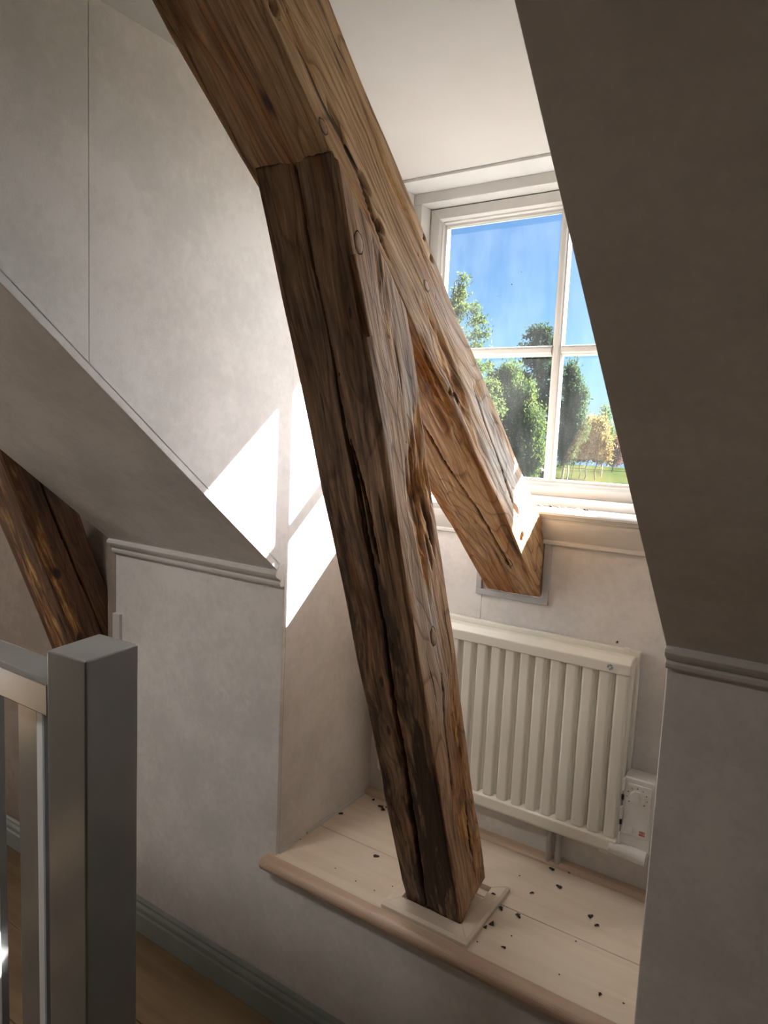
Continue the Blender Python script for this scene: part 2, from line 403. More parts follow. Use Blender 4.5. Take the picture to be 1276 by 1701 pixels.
# ------------------------------------------------------------------ ledge in the alcove
lg = empty('ledge', (-.7, Y0, ZL - .03), kind='structure')
obj('plank', box(NB(), XL, XR + .0, Y0 - .005, 1.5465, ZL - .03, ZL), MT['ledge'], lg, bevel=.001, seg=1)
obj('bearer', box(NB(), XL, XR, Y0 + T, Y1, ZL - .05, ZL - .031), MT['black'], lg)
obj('plank', box(NB(), XL, XR + .0, 1.5492, Y1, ZL - .03, ZL - .0005), MT['ledge'], lg, bevel=.001, seg=1)
nb = NB(); pts = []
for k in range(13):
    a = -math.pi / 2 - math.pi * k / 12
    pts.append((Y0 - .022 + .019 * math.cos(a), ZL - .0185 + .0175 * math.sin(a)))
pts = [(Y0 + .0, ZL - .036), *pts, (Y0 + .0, ZL - .001)]
prism(nb, pts, 'X', XL - .028, XR + .012)
obj('nosing', nb, MT['nosing'], lg, bevel=.004, smooth=False)
q = NB(); pts = [(Y1, ZL), (Y1, ZL + .013), (Y1 - .020, ZL + .012), (Y1 - .027, ZL + .009), (Y1 - .031, ZL + .004), (Y1 - .032, ZL)]
prism(q, pts, 'X', XL, XR); obj('back_strip', q, MT['pine'], lg)
for a, b in ((Y0 + .01, 1.455), (1.49, 1.79)):
    q = NB(); prism(q, [(XL, ZL), (XL + .006, ZL), (XL + .004, ZL + .005), (XL, ZL + .006)], 'Y', a, b); obj('caulk_line', q, MT['white'], lg)

# ------------------------------------------------------------------ skirting and crown mouldings
def mould(name, prof, x0, x1, y, z, m, end_bevel=0):
    bm = NB(); prism(bm, [(y - p[0], z + p[1]) for p in prof], 'X', x0, x1)
    return S(name, bm, m, bevel=.0015, seg=2)
SK = [(0, 0), (.016, 0), (.016, .062), (.012, .068), (.012, .076), (.016, .080), (.015, .088), (.009, .096), (.009, .104), (.005, .110), (0, .112)]
mould('baseboard_knee', SK, ROOM_L, ROOM_R, Y0, 0, MT['skirt'])
CR = [(0, 0), (.010, 0), (.016, .004), (.018, .012), (.014, .018), (.020, .022), (.030, .028), (.036, .036), (.034, .044), (.028, .047), (.028, .052), (.022, .060), (0, .062)]
mould('trim_1', CR, XS + .002, XL + .001, Y0, 1.232, MT['mould'])
mould('trim_2', CR, XR - .001, ROOM_R, Y0, 1.232, MT['mould'])

# ------------------------------------------------------------------ window of the dormer
W1 = empty('window_1', (-.715, 1.95, 1.46), kind='structure')
def wpart(name, bm, m=MT['white'], parent=None, **kw): return obj(name, bm, m, parent or W1, **kw)
# lining board along the ceiling and down the sides, 0.02 thick
wpart('lining_board', box(NB(), XL, XR, Y1, 1.915, 2.383, ZC), bevel=.002)
wpart('lining_board', box(NB(), XL, XL + .004, Y1, 1.91, 1.46, 2.383)); wpart('lining_board', box(NB(), XR - .004, XR, Y1, 1.91, 1.46, 2.383))
# frame
F0, F1 = 1.91, 2.01
wpart('frame_board', box(NB(), XL, XR, F0, F1, 2.351, 2.383), MT['trim'], bevel=.002)
wpart('frame_board', box(NB(), XL, XL + .033, F0, F1, 1.46, 2.351), MT['trim'], bevel=.002)
wpart('frame_board', box(NB(), XR - .033, XR, F0, F1, 1.46, 2.351), MT['trim'], bevel=.002)
wpart('frame_board', box(NB(), XL + .033, XR - .033, 1.925, F1, 1.455, 1.484), bevel=.003)
# sash
GX0, GX1, GZ0, GZ1 = -1.105, -.339, 1.532, 2.296
def rail(axis, a0, a1, b_out, b_in):
    """sash member with stepped inner edge; b_out/b_in are the outer and glass-side limits"""
    s = 1 if b_in > b_out else -1
    w = abs(b_in - b_out)
    pr = [(1.965, 0), (1.965, w * .58), (1.974, w * .72), (1.974, w * .80), (1.984, w * .86), (1.984, w), (2.008, w), (2.008, 0)]
    bm = NB()
    A = []; B = []
    for (yy, t) in pr:
        c = b_out + s * t
        mit = t if True else 0
        if axis == 'X': A.append(bm.verts.new((a0 + mit, yy, c))); B.append(bm.verts.new((a1 - mit, yy, c)))
        else: A.append(bm.verts.new((c, yy, a0 + mit))); B.append(bm.verts.new((c, yy, a1 - mit)))
    n = len(pr)
    for k in range(n): bm.faces.new((A[k], A[(k + 1) % n], B[(k + 1) % n], B[k]))
    bm.faces.new(A); bm.faces.new(B); return bm
SX0, SX1, SZ0, SZ1 = -1.155, -.289, 1.484, 2.348
wpart('sash_rail', rail('X', SX0, SX1, SZ1, GZ1), MT['trim'], bevel=.001)
wpart('sash_rail', rail('X', SX0, SX1, SZ0, GZ0), MT['trim'], bevel=.001)
wpart('sash_stile', rail('Z', SZ0, SZ1, SX0, GX0), MT['trim'], bevel=.001)
wpart('sash_stile', rail('Z', SZ0, SZ1, SX1, GX1), MT['trim'], bevel=.001)
MX, MZ, HW = -.722, 1.906, .015
def mprof(c): return [(1.976, c - .006), (1.976, c + .006), (1.983, c + .009), (1.983, c + .0125), (1.990, HW + c), (2.006, HW + c), (2.006, c - HW), (1.990, c - HW), (1.983, c - .0125), (1.983, c - .009)]
bm = NB(); prism(bm, [(c, yy) for yy, c in mprof(MX)], 'Z', GZ0, GZ1); wpart('muntin', bm, MT['trim'], bevel=.0006, seg=1)
for a, b in ((GX0, MX - HW), (MX + HW, GX1)):
    bm = NB(); prism(bm, mprof(MZ), 'X', a, b); wpart('muntin', bm, MT['trim'], bevel=.0006, seg=1)
for a, b in ((GX0 - .003, MX - .005), (MX + .005, GX1 + .003)):
    for c, e_ in ((GZ0 - .003, MZ - .005), (MZ + .005, GZ1 + .003)):
        wpart('pane', box(NB(), a, b, 1.996, 1.999, c, e_), MT['glass'])
for x_, z_, r_ in ((-.852, 2.141, .0016), (-.880, 2.107, .002), (-.925, 2.075, .0013), (-.918, 2.077, .0010)):
    bm = NB(); cyl(bm, (x_, 1.9955, z_), (x_, 1.9945, z_), r_, seg=8); wpart('fly_speck', bm, MT['insect'])
# sill board with moulded front, and the cove apron under it
sp = [(1.925, 1.436), (1.925, 1.459), (1.772, 1.459), (1.766, 1.456), (1.765, 1.450), (1.770, 1.4475), (1.770, 1.445), (1.774, 1.4435), (1.774, 1.440), (1.779, 1.438), (1.779, 1.436)]
bm = NB(); prism(bm, sp, 'X', XL, XR); wpart('sill', bm, MT['white'], bevel=.0006, seg=1)
ap = [(Y1 + .001, 1.436), (1.776, 1.436)]
for k in range(9):
    t = k / 8; ap.append((1.778 + .024 * (t ** 1.6), 1.434 - .056 * t - .0 * t))
ap += [(1.799, 1.376), (1.799, 1.368), (1.803, 1.365), (Y1 + .001, 1.365)]
bm = NB(); prism(bm, ap, 'X', XL, XR); wpart('apron', bm, MT['mould'], bevel=.001, seg=1)

# ------------------------------------------------------------------ hewn timbers
def timber_beam(name, O, ang, w, dp, z0, z1, m, cracks=(), marks=(), cut=None, seed=0.0, NLEN=360, rough=1.0, front_dark=0.0, **tags):
    """local X = width (world x), local Y = depth (0 = face towards the room), local Z = up along the timber"""
    nw, nd = 76, 58
    c = .007
    P = []      # (x, y, nx, ny, face, u)
    def arc(cx, cy, a0, n=3):
        for k in range(n):
            a = a0 + math.pi / 2 * (k + .5) / n; P.append((cx + c * math.cos(a), cy + c * math.sin(a), math.cos(a), math.sin(a)))
    for k in range(nw): P.append((-w / 2 + c + (w - 2 * c) * k / (nw - 1), 0, 0, -1))
    arc(w / 2 - c, c, -math.pi / 2)
    for k in range(nd): P.append((w / 2, c + (dp - 2 * c) * k / (nd - 1), 1, 0))
    arc(w / 2 - c, dp - c, 0)
    for k in range(12): P.append((w / 2 - c - (w - 2 * c) * k / 11, dp, 0, 1))
    arc(-w / 2 + c, dp - c, math.pi / 2)
    for k in range(12): P.append((-w / 2, dp - c - (dp - 2 * c) * k / 11, -1, 0))
    arc(-w / 2 + c, c, math.pi)
    P = np.array(P); n = len(P)
    Lz = np.linspace(z0, z1, NLEN)
    X = np.tile(P[:, 0], (NLEN, 1)); Yy = np.tile(P[:, 1], (NLEN, 1)); NX = np.tile(P[:, 2], (NLEN, 1)); NY = np.tile(P[:, 3], (NLEN, 1))
    Z = np.repeat(Lz[:, None], n, 1)
    if cut is not None:
        Zmax = cut(Yy); t = (Z - z0) / (z1 - z0); Z = z0 + t * (Zmax - z0)
    s = seed
    edge = np.minimum(1, np.abs(NX * NY) * 4)        # rounded corners wear more
    disp = .0030 * vnoise(X * 9 + s, Yy * 9, Z * 3.2) + .0018 * vnoise(X * 30 + s, Yy * 30, Z * 8) + .0008 * vnoise(X * 120, Yy * 120 + s, Z * 12)
    hew = np.minimum(0, vnoise(X * 6 + 9 + s, Yy * 6, Z * 7) + .15) * .005
    disp = (disp + hew) * rough - edge * (.0015 + .004 * np.maximum(0, vnoise(X * 3 + s, Yy * 3, Z * 14)) + .004 * np.maximum(0, vnoise(X * 3 + s, Yy * 3, Z * 3.5))) * rough
    # deeper relief where the wood is torn or rotten
    R = front_dark * (NY < -.3) * (1 + .5 * vnoise(X * 12, Yy * 12, Z * 3)); G = np.zeros_like(X); B = np.zeros_like(X)  # R starts with a darker tone over the whole front face
    front = NY < -.5; side = NX > .5
    wob = vnoise(X * 40 + 3, Yy * 40, Z * 7) * .45 + vnoise(X * 110 + 3, Yy * 110, Z * 22) * .3
    for face, ll, uu, rl, ru, kind, st in marks:
        msk = front if face == 'f' else side
        U = X if face == 'f' else Yy
        dd = np.sqrt(((Z - ll) / rl) ** 2 + ((U - uu) / ru) ** 2) + wob
        v = np.clip(1.25 - dd, 0, 1) * st * msk
        if kind == 'stain': R = np.maximum(R, v)
        elif kind == 'rot':
            G = np.maximum(G, v)
            disp = disp - np.clip(v, 0, 1) * (.003 + .007 * np.abs(vnoise(X * 90, Yy * 90, Z * 18)))
        elif kind == 'pit': R = np.maximum(R, np.clip(v * 2, 0, 1)); disp = disp - np.clip(v * 2, 0, 1) * .012
        elif kind == 'grey': B = np.maximum(B, v)
    for face, pts, wd, dep in cracks:
        msk = front if face == 'f' else side
        U = X if face == 'f' else Yy
        pts = sorted(pts); ls = np.array([p[0] for p in pts]); us = np.array([p[1] for p in pts])
        cu = np.interp(Z, ls, us) + .0015 * vnoise(Z * 40, Z * 0 + s, Z * 0) 
        ww = wd * (.65 + .45 * vnoise(Z * 6 + s, Z * 0, Z * 0)) * np.clip((Z - ls[0]) / .04, 0, 1) * np.clip((ls[-1] - Z) / .04, 0, 1) + 1e-5
        g = np.clip(1 - (np.abs(U - cu) / ww) ** 2, 0, 1) * msk
        disp = disp - g * dep
        R = np.maximum(R, np.clip(g * 2.2, 0, 1))
    VX = X + NX * disp; VY = Yy + NY * disp
    co = np.stack([VX, VY, Z], -1).reshape(-1, 3)
    idx = np.arange(NLEN * n).reshape(NLEN, n)
    a = idx[:-1]; b_ = idx[1:]
    quads = np.stack([a, np.roll(a, -1, 1), np.roll(b_, -1, 1), b_], -1).reshape(-1, 4)
    faces = quads.tolist() + [idx[0][::-1].tolist(), idx[-1].tolist()]
    me = bpy.data.meshes.new(name); me.from_pydata(co.tolist(), [], faces); me.update()
    ca = me.color_attributes.new('marks', 'FLOAT_COLOR', 'POINT')
    arr = np.ones((NLEN * n, 4), np.float32); arr[:, 0] = R.ravel(); arr[:, 1] = G.ravel(); arr[:, 2] = B.ravel()
    ca.data.foreach_set('color', arr.ravel())
    o = link(name, me, m, None, smooth=True, **tags)
    A = Vector((0, -math.cos(ang), math.sin(ang))); Yl = Vector((0, math.sin(ang), math.cos(ang)))
    o.matrix_world = Matrix(((1, Yl.x, A.x, O[0]), (0, Yl.y, A.y, O[1]), (0, Yl.z, A.z, O[2]), (0, 0, 0, 1)))
    return o
def lpart(name, parent, bm, m, **kw):
    """a part given in the timber's own coordinates"""
    bmesh.ops.recalc_face_normals(bm, faces=bm.faces)
    me = bpy.data.meshes.new(name); bm.to_mesh(me); bm.free(); me.materials.append(m)
    o = bpy.data.objects.new(name, me); COL.objects.link(o); o.parent = parent
    for p in me.polygons: p.use_smooth = kw.get('smooth', False)
    return o
from mathutils.bvhtree import BVHTree
def surface_of(o): return BVHTree.FromPolygons([v.co.copy() for v in o.data.vertices], [tuple(p.vertices) for p in o.data.polygons])
_SURF = {}
def knot(parent, face, l, u, rl, ru, off, w, label=None):
    """an oval knot: dark ring groove and slightly domed heart"""
    def P(a, k, h):
        dl, du = math.cos(a) * rl * k, math.sin(a) * ru * k
        if parent.name not in _SURF: _SURF[parent.name] = surface_of(parent)
        if face == 's':
            hit = _SURF[parent.name].ray_cast(Vector((w / 2 + .1, u + du, l + dl)), Vector((-1, 0, 0)))[0]
            return ((hit.x if hit else w / 2) + h, u + du, l + dl)
        hit = _SURF[parent.name].ray_cast(Vector((u + du, -.1, l + dl)), Vector((0, 1, 0)))[0]
        return (u + du, (hit.y if hit else 0) - h, l + dl)
    bm = NB(); seg = 20; prev = None
    for k, h in ((1.10, -.0006), (1.05, .0005), (.97, .0005), (.92, -.0002)):
        ring = [bm.verts.new(P(2 * math.pi * i / seg, k * (1 + .06 * math.sin(i * 2.3)), h)) for i in range(seg)]
        if prev:
            for i in range(seg): bm.faces.new((prev[i], prev[(i + 1) % seg], ring[(i + 1) % seg], ring[i]))
        prev = ring
    bm.faces.new(prev)
    ko = lpart('knot', parent, bm, MT['knotrim'], smooth=True)
    bm = NB(); prev = None
    for k, h in ((.94, -.0002), (.89, .0007), (.45, .0009)):
        ring = [bm.verts.new(P(2 * math.pi * i / seg, k, h)) for i in range(seg)]
        if prev:
            for i in range(seg): bm.faces.new((prev[i], prev[(i + 1) % seg], ring[(i + 1) % seg], ring[i]))
        prev = ring
    bm.faces.new(prev); h_ = lpart('knot_heart', ko, bm, MT['knot'], smooth=True)

tA, tS = math.tan(AN), math.tan(SA)
# strut: stands on the ledge and carries the rafter
SO = (-.728, 1.412, .481); SW, SD = .158, .148
def strut_cut(v):   # local z where the strut meets the rafter's underside
    # y = 1.412 - z*cosS + v*sinS ; Z = .481 + z*sinS + v*cosS ; rafter underside Z = 1.592 - (y-1.36)*tA
    cS, sS = math.cos(SA), math.sin(SA)
    return (1.592 - (1.412 - 1.36 + v * sS) * tA - .481 - v * cS) / (sS - cS * tA)
s_cr = [(1.70, .001), (1.632, .004), (1.519, .004), (1.406, .007), (1.262, .006), (1.15, .008), (1.029, .010), (.83, .014), (.632, .002), (.476, .0), (.374, -.005), (.2, -.010), (.029, -.018), (-.03, -.02)]
ms = [('f', 1.0, .025, .26, .03, 'stain', .55), ('f', .84, .03, .2, .035, 'stain', 1.3), ('f', .66, .03, .2, .032, 'stain', 1.2), ('f', .42, .04, .24, .05, 'stain', 1.7), ('f', .22, .035, .24, .055, 'stain', 1.8),
      ('f', .06, .03, .14, .07, 'stain', 1.6), ('s', .2, .09, .34, .05, 'rot', .62), ('s', .5, .12, .2, .022, 'rot', .6), ('s', 1.43, .075, .14, .02, 'rot', .45), ('f', .3, -.03, .2, .02, 'stain', .55), ('f', .08, -.04, .06, .03, 'stain', .7), ('f', 1.366, .022, .03, .02, 'stain', .9), ('f', .57, .05, .07, .03, 'stain', .8),
      ('f', .705, -.018, .016, .006, 'stain', 1.6), ('f', .566, -.027, .016, .006, 'stain', 1.6), ('f', .50, .03, .022, .008, 'stain', 1.6), ('f', 1.442, .058, .014, .003, 'stain', 1.6),
      ('f', 1.62, .045, .16, .05, 'stain', .45), ('f', 1.25, .055, .35, .02, 'stain', .45), ('f', .86, -.055, .06, .008, 'stain', .9),
      ('s', 1.12, .108, .10, .030, 'rot', 1.5), ('s', 1.05, .09, .10, .034, 'rot', 1.6), ('s', .98, .075, .09, .014, 'rot', 1.4), ('s', 1.22, .125, .05, .018, 'rot', 1.2), ('s', 1.09, .135, .06, .02, 'rot', 1.4),
      ('s', 1.30, .11, .12, .028, 'grey', .9), ('s', .82, .06, .22, .05, 'grey', .9), ('s', 1.42, .09, .12, .03, 'grey', .6), ('s', 1.26, .02, .14, .02, 'grey', .5),
      ('s', 1.29, .12, .09, .014, 'stain', .65), ('s', 1.02, .118, .07, .006, 'pit', 1.0), ('s', .96, .10, .04, .005, 'pit', .9),
      ('s', .06, .07, .05, .05, 'stain', .35), ('s', .30, .04, .12, .01, 'stain', .5)]
strut = timber_beam('timber_strut', SO, SA, SW, SD, .008, 1.7, MT['strut'], cut=strut_cut, front_dark=.66, seed=2.1, NLEN=460,
    cracks=[('f', s_cr, .0056, .035), ('s', [(.36, .055), (.5, .062), (.60, .068), (.70, .075)], .0034, .008), ('s', [(.05, .095), (.2, .10), (.34, .11)], .0034, .007), ('f', [(.98, .028), (1.12, .022), (1.24, .014)], .0034, .010)],
    marks=ms, label='leaning hand-hewn timber post with a long dark crack, standing on the ledge', category='beam')
for fc, l, u, rl, ru in (('s', 1.541, .026, .017, .010), ('s', .791, .068, .022, .010), ):
    knot(strut, fc, l, u, rl, ru, .001, SW)
# long splinter lifted off the strut's corner
bm = NB(); pv = None
for k in range(12):
    t = k / 11; l = 1.527 - .125 * t; wd = .0065 + .004 * t - (.004 if k == 11 else 0); yy = .004 + .008 * t
    ring = [bm.verts.new((SW / 2 + .0005, yy - wd, l)), bm.verts.new((SW / 2 + .006, yy - wd * .4, l)), bm.verts.new((SW / 2 + .0065, yy + wd * .4, l)), bm.verts.new((SW / 2 + .0005, yy + wd, l))]
    if pv:
        for i in range(4): bm.faces.new((pv[i], pv[(i + 1) % 4], ring[(i + 1) % 4], ring[i]))
    else: bm.faces.new(ring)
    pv = ring
bm.faces.new(pv); lpart('splinter', strut, bm, MT['strut'], smooth=True)

# rafter: from the ceiling down into the wall under the window
RO = (-.738, 1.36, 1.589); RW, RD = .168, .150
mr = [('s', .168, .045, .05, .020, 'rot', 1.8), ('s', .24, .05, .07, .022, 'rot', 1.3), ('s', .33, .06, .06, .012, 'rot', .9), ('s', .11, .11, .03, .016, 'rot', .7), ('s', .17, .03, .012, .006, 'pit', 1.1), ('s', .195, .018, .01, .006, 'pit', 1.0),
      ('s', .06, .03, .22, .012, 'rot', .55), ('s', .28, .005, .10, .014, 'rot', .7),
      ('s', -.10, .07, .22, .06, 'grey', 1.1), ('s', .05, .10, .14, .04, 'grey', .9), ('s', .3, .12, .12, .03, 'grey', .5), ('s', -.3, .08, .1, .05, 'grey', .3),
      ('s', .558, .035, .012, .006, 'pit', 1.1), ('s', .627, .048, .016, .005, 'pit', 1.1), ('s', .718, .045, .035, .004, 'pit', 1.0), ('s', .461, .138, .005, .004, 'pit', 1.1), ('s', .42, .135, .004, .004, 'pit', 1), ('s', .883, .022, .01, .008, 'pit', .9),
      ('s', -.341, .037, .016, .010, 'rot', 1.4), ('s', -.341, .035, .009, .005, 'pit', 1.1), ('s', -.25, .06, .02, .004, 'pit', .7),
      ('s', .84, .119, .05, .006, 'stain', 1.0), ('s', .78, .105, .05, .005, 'stain', .9), ('s', .55, .118, .22, .007, 'rot', .55), ('s', .62, .02, .09, .010, 'rot', .45), ('s', .80, .04, .10, .016, 'rot', .5), ('s', .9, .06, .08, .02, 'rot', .45),
      ('f', .786, .020, .035, .008, 'stain', 1.2), ('f', .86, .09, .12, .05, 'stain', .5), ('f', .84, .137, .06, .03, 'stain', .6), ('f', .70, .06, .05, .03, 'stain', .5), ('f', .93, -.05, .1, .06, 'stain', .5), ('f', .58, -.07, .3, .02, 'stain', .5),
      ('f', .22, .07, .14, .02, 'rot', 1.0), ('f', .05, .077, .12, .012, 'rot', .8), ('f', -.25, .078, .2, .010, 'stain', .8)]
rafter = timber_beam('timber_rafter', RO, AN, RW, RD, -.60, 1.42, MT['rafter'], seed=5.3, NLEN=520,
    cracks=[('s', [(.78, .048), (.745, .047), (.691, .041), (.635, .040), (.591, .030), (.50, .02)], .0035, .014), ('f', [(.13, -.002), (.013, .003), (-.164, .025), (-.462, .036)], .0036, .010),
            ('s', [(-.28, .05), (-.1, .072), (.05, .085), (.14, .10)], .0034, .007)],
    marks=mr, label='long sloping hewn rafter running from the ceiling down under the window', category='beam')
for fc, l, u, rl, ru in (('s', .734, .014, .012, .006), ('s', .399, .086, .012, .007), ('f', -.415, .037, .020, .009)):
    knot(rafter, fc, l, u, rl, ru, .001, RW)

# neighbouring strut at the left, going into the knee wall
lx = -1.94; LY = 1.224
LO = (lx - .0825, LY + 1.0 / tS - .0 - 0.0, 0.0)
lsp = [('f', 1.2, .0, .5, .06, 'rot', .4), ('s', 1.25, .03, .02, .012, 'stain', 1.5), ('s', 1.02, .02, .02, .012, 'stain', 1.5), ('s', 1.5, .08, .1, .05, 'stain', .7), ('s', 1.2, .02, .4, .02, 'rot', .5), ('s', 1.1, .14, .35, .02, 'stain', .6)]
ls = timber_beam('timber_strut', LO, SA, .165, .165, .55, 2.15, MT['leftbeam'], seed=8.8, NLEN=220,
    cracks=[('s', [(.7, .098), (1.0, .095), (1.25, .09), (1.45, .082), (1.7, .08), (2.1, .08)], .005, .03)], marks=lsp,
    label='reddish-brown hewn timber strut at the left edge, behind the railing and below the sloped ceiling', category='beam')

# ------------------------------------------------------------------ collars round the timbers
t3 = empty('trim_3', (-.728, 1.49, ZL), kind='structure')
ox0, ox1, oy0, oy1 = -.842, -.607, 1.356, 1.607; bx0, bx1, by0, by1 = -.812, -.645, 1.404, 1.574
def board(poly_out, poly_in):
    bm = NB()
    h = [(0, .0), (0, .010)]
    A, B = poly_out; C, D_ = poly_in
    z0, z1, z2 = ZL, ZL + .010, ZL + .015
    def V(p, z): return bm.verts.new((p[0], p[1], z))
    def mixp(p, q, t): return (p[0] + (q[0] - p[0]) * t, p[1] + (q[1] - p[1]) * t)
    Ai, Bi = mixp(A, C, .18), mixp(B, D_, .18)
    a = [V(A, z0), V(A, z1), V(Ai, z2), V(C, z2), V(C, z0)]; b = [V(B, z0), V(B, z1), V(Bi, z2), V(D_, z2), V(D_, z0)]
    for i in range(5): bm.faces.new((a[i], a[(i + 1) % 5], b[(i + 1) % 5], b[i]))
    bm.faces.new(a); bm.faces.new(b[::-1]); return bm
for po, pi_ in ((((ox0, oy0), (ox1, oy0)), ((bx0, by0), (bx1, by0))), (((ox1, oy0), (ox1, oy1)), ((bx1, by0), (bx1, by1))), (((ox1, oy1), (ox0, oy1)), ((bx1, by1), (bx0, by1))), (((ox0, oy1), (ox0, oy0)), ((bx0, by1), (bx0, by0)))):
    obj('trim_board', board(po, pi_), MT['ledge'], t3, bevel=.0008, seg=1)
t4 = empty('trim_4', (-.738, Y1, 1.2), kind='structure')
obj('trim_board', box(NB(), -.848, -.632, Y1 - .009, Y1 + .002, 1.197, 1.213), MT['collar'], t4, bevel=.001)
obj('trim_board', box(NB(), -.650, -.632, Y1 - .009, Y1 + .002, 1.2135, 1.364), MT['collar'], t4, bevel=.001)
obj('trim_board', box(NB(), -.848, -.832, Y1 - .009, Y1 + .002, 1.2135, 1.364), MT['collar'], t4, bevel=.001)
t5 = empty('trim_5', (-1.89, Y0, .6), kind='structure')
obj('trim_board', box(NB(), -1.900, -1.866, Y0 - .012, Y0 + .002, .55, 1.036), MT['mould'], t5, bevel=.0015)
obj('trim_board', box(NB(), -2.2, -1.866, Y0 - .012, Y0 + .002, .52, .549), MT['mould'], t5, bevel=.0015)

# ------------------------------------------------------------------ radiator
rx1, rx0, rz0, rz1, ryf = -.385, -1.12, .597, 1.112, 1.741
R_ = empty('radiator', ((rx0 + rx1) / 2, 1.78, .48), label='cream ribbed electric panel radiator under the window, behind the timber post', category='radiator')
def rp(name, bm, m=MT['radiator'], parent=None, **kw): return obj(name, bm, m, parent or R_, **kw)
rp('back_panel', box(NB(), rx0 - .003, rx1 + .008, 1.792, 1.806, rz0 + .01, rz1 + .012), bevel=.003)
rp('core_panel', box(NB(), rx0, rx1 - .004, 1.7575, 1.790, rz0 + .01, rz1 - .01), bevel=.002)
hd = NB(); prism(hd, [(ryf, 1.070), (ryf, 1.098), (ryf + .016, rz1), (1.79, rz1), (1.79, 1.070)], 'X', rx0, rx1); header = rp('header', hd, bevel=.003)
ft = NB(); prism(ft, [(ryf, rz0 + .008), (ryf + .008, rz0), (1.79, rz0), (1.79, .650), (ryf + .022, .650), (ryf, .634)], 'X', rx0, rx1); rp('bottom_rail', ft, bevel=.003)
rp('side_panel', box(NB(), rx1 - .010, rx1, ryf + .012, 1.79, .645, 1.073), bevel=.003)
rp('side_panel', box(NB(), rx0, rx0 + .010, ryf + .012, 1.79, .645, 1.073), bevel=.003)
rb = NB(); hx = .0125
prism(rb, [(-hx - .006, 1.759), (-hx - .001, ryf + .005), (-hx + .002, ryf + .003), (hx - .002, ryf + .003), (hx + .001, ryf + .005), (hx + .004, 1.7535), (hx + .009, 1.7545), (hx + .012, 1.759)], 'Z', .640, 1.074)
bmesh.ops.recalc_face_normals(rb, faces=rb.faces)
rme = bpy.data.meshes.new('rib'); rb.to_mesh(rme); rb.free(); rme.materials.append(MT['radiator'])
for k in range(17):
    o = bpy.data.objects.new('rib', rme); COL.objects.link(o); o.parent = R_
    o.location = Vector((-.406 - .0428 * k, 0, 0)) - Vector(R_.location)
    b = o.modifiers.new('bevel', 'BEVEL'); b.width = .0012; b.segments = 2; b.limit_method = 'ANGLE'
# printed sun mark on the header: pale spot and seven dark rays
lgx, lgz = -.436, 1.0855
bm = NB(); cyl(bm, (lgx, ryf + .001, lgz), (lgx, ryf - .0004, lgz), .0085, seg=20); lgo = rp('mark', bm, MT['palepr'], header)
for k in range(8):
    if k == 5: continue
    a = math.radians(90 - 45 * k + (8 if k % 2 else 0)); ca, sa_ = math.cos(a), math.sin(a)
    bm = NB(); p0 = Vector((lgx + .0036 * ca, 0, lgz + .0036 * sa_)); p1 = Vector((lgx + .0078 * ca, 0, lgz + .0078 * sa_)); nn = Vector((-sa_, 0, ca)) * .0011
    prism(bm, [((p0 + nn).x, (p0 + nn).z), ((p1 + nn * .6).x, (p1 + nn * .6).z), ((p1 - nn * .6).x, (p1 - nn * .6).z), ((p0 - nn).x, (p0 - nn).z)], 'Y', ryf - .0008, ryf)
    rp('mark_ray', bm, MT['teal'], header)
# thermostat housing
hb = rp('thermostat_box', box(NB(), -.381, -.305, 1.752, 1.808, .622, .812), MT['plastic'], bevel=.004)
rp('face_plate', box(NB(), -.374, -.313, 1.7495, 1.753, .662, .797), MT['plastic'], hb, bevel=.001)
bm = NB(); cyl(bm, (-.346, 1.7500, .765), (-.346, 1.741, .765), .0185, .0165, seg=28); rp('dial', bm, MT['plastic'], hb, bevel=.001)
rp('dial_pointer', box(NB(), -.351, -.341, 1.7385, 1.742, .748, .785), MT['plastic'], hb, bevel=.001)
for k in range(9):
    a = math.radians(-40 + 260 * k / 8); bm = NB(); cyl(bm, (-.346 + .0245 * math.cos(a), 1.7496, .765 + .0235 * math.sin(a)), (-.346 + .0245 * math.cos(a), 1.7489, .765 + .0235 * math.sin(a)), .0013 if k % 2 else .0018, seg=8)
    rp('dial_mark', bm, MT['greypr'], hb)
rp('rocker_switch', box(NB(), -.368, -.350, 1.747, 1.750, .671, .684), MT['plastic'], hb, bevel=.001)
st = rp('red_badge', box(NB(), -.335, -.319, 1.7485, 1.750, .668, .684), MT['palepr'], hb)
for dx, w_ in ((.001, .002), (.0045, .002), (.008, .002), (.012, .0015)):
    rp('badge_letter', box(NB(), -.334 + dx, -.334 + dx + w_, 1.7478, 1.7486, .675, .682), MT['red'], hb)
rp('badge_letter', box(NB(), -.334, -.320, 1.7478, 1.7486, .670, .673), MT['red'], hb)
for z_ in (.632, .700, .775):
    rp('hinge_clip', box(NB(), -.383, -.377, 1.742, 1.760, z_, z_ + .032), MT['plastic'], hb, bevel=.001)
for z_ in (.682, .748): rp('slot', box(NB(), -.3835, -.378, 1.750, 1.756, z_, z_ + .012), MT['black'], hb)
bm = NB(); cyl(bm, (-.404, 1.757, .617), (-.312, 1.757, .611), .0205, .0205, seg=28); rp('valve_cover', bm, MT['plastic'], bevel=.003)
rp('bracket', box(NB(), -.428, -.408, 1.750, 1.770, .589, .598), bevel=.001)
for x_ in (-.572, -.547):
    bm = NB(); cyl(bm, (x_, 1.790, ZL), (x_, 1.790, .60), .0085, seg=16); rp('pipe', bm, MT['pipe'], smooth=False)
bm = NB(); prism(bm, [(1.790, rz1 + .004), (1.790, rz1 + .016), (1.800, rz1 + .016), (1.800, rz1 + .004)], 'X', -.418, -.404); rp('bracket', bm, bevel=.001)
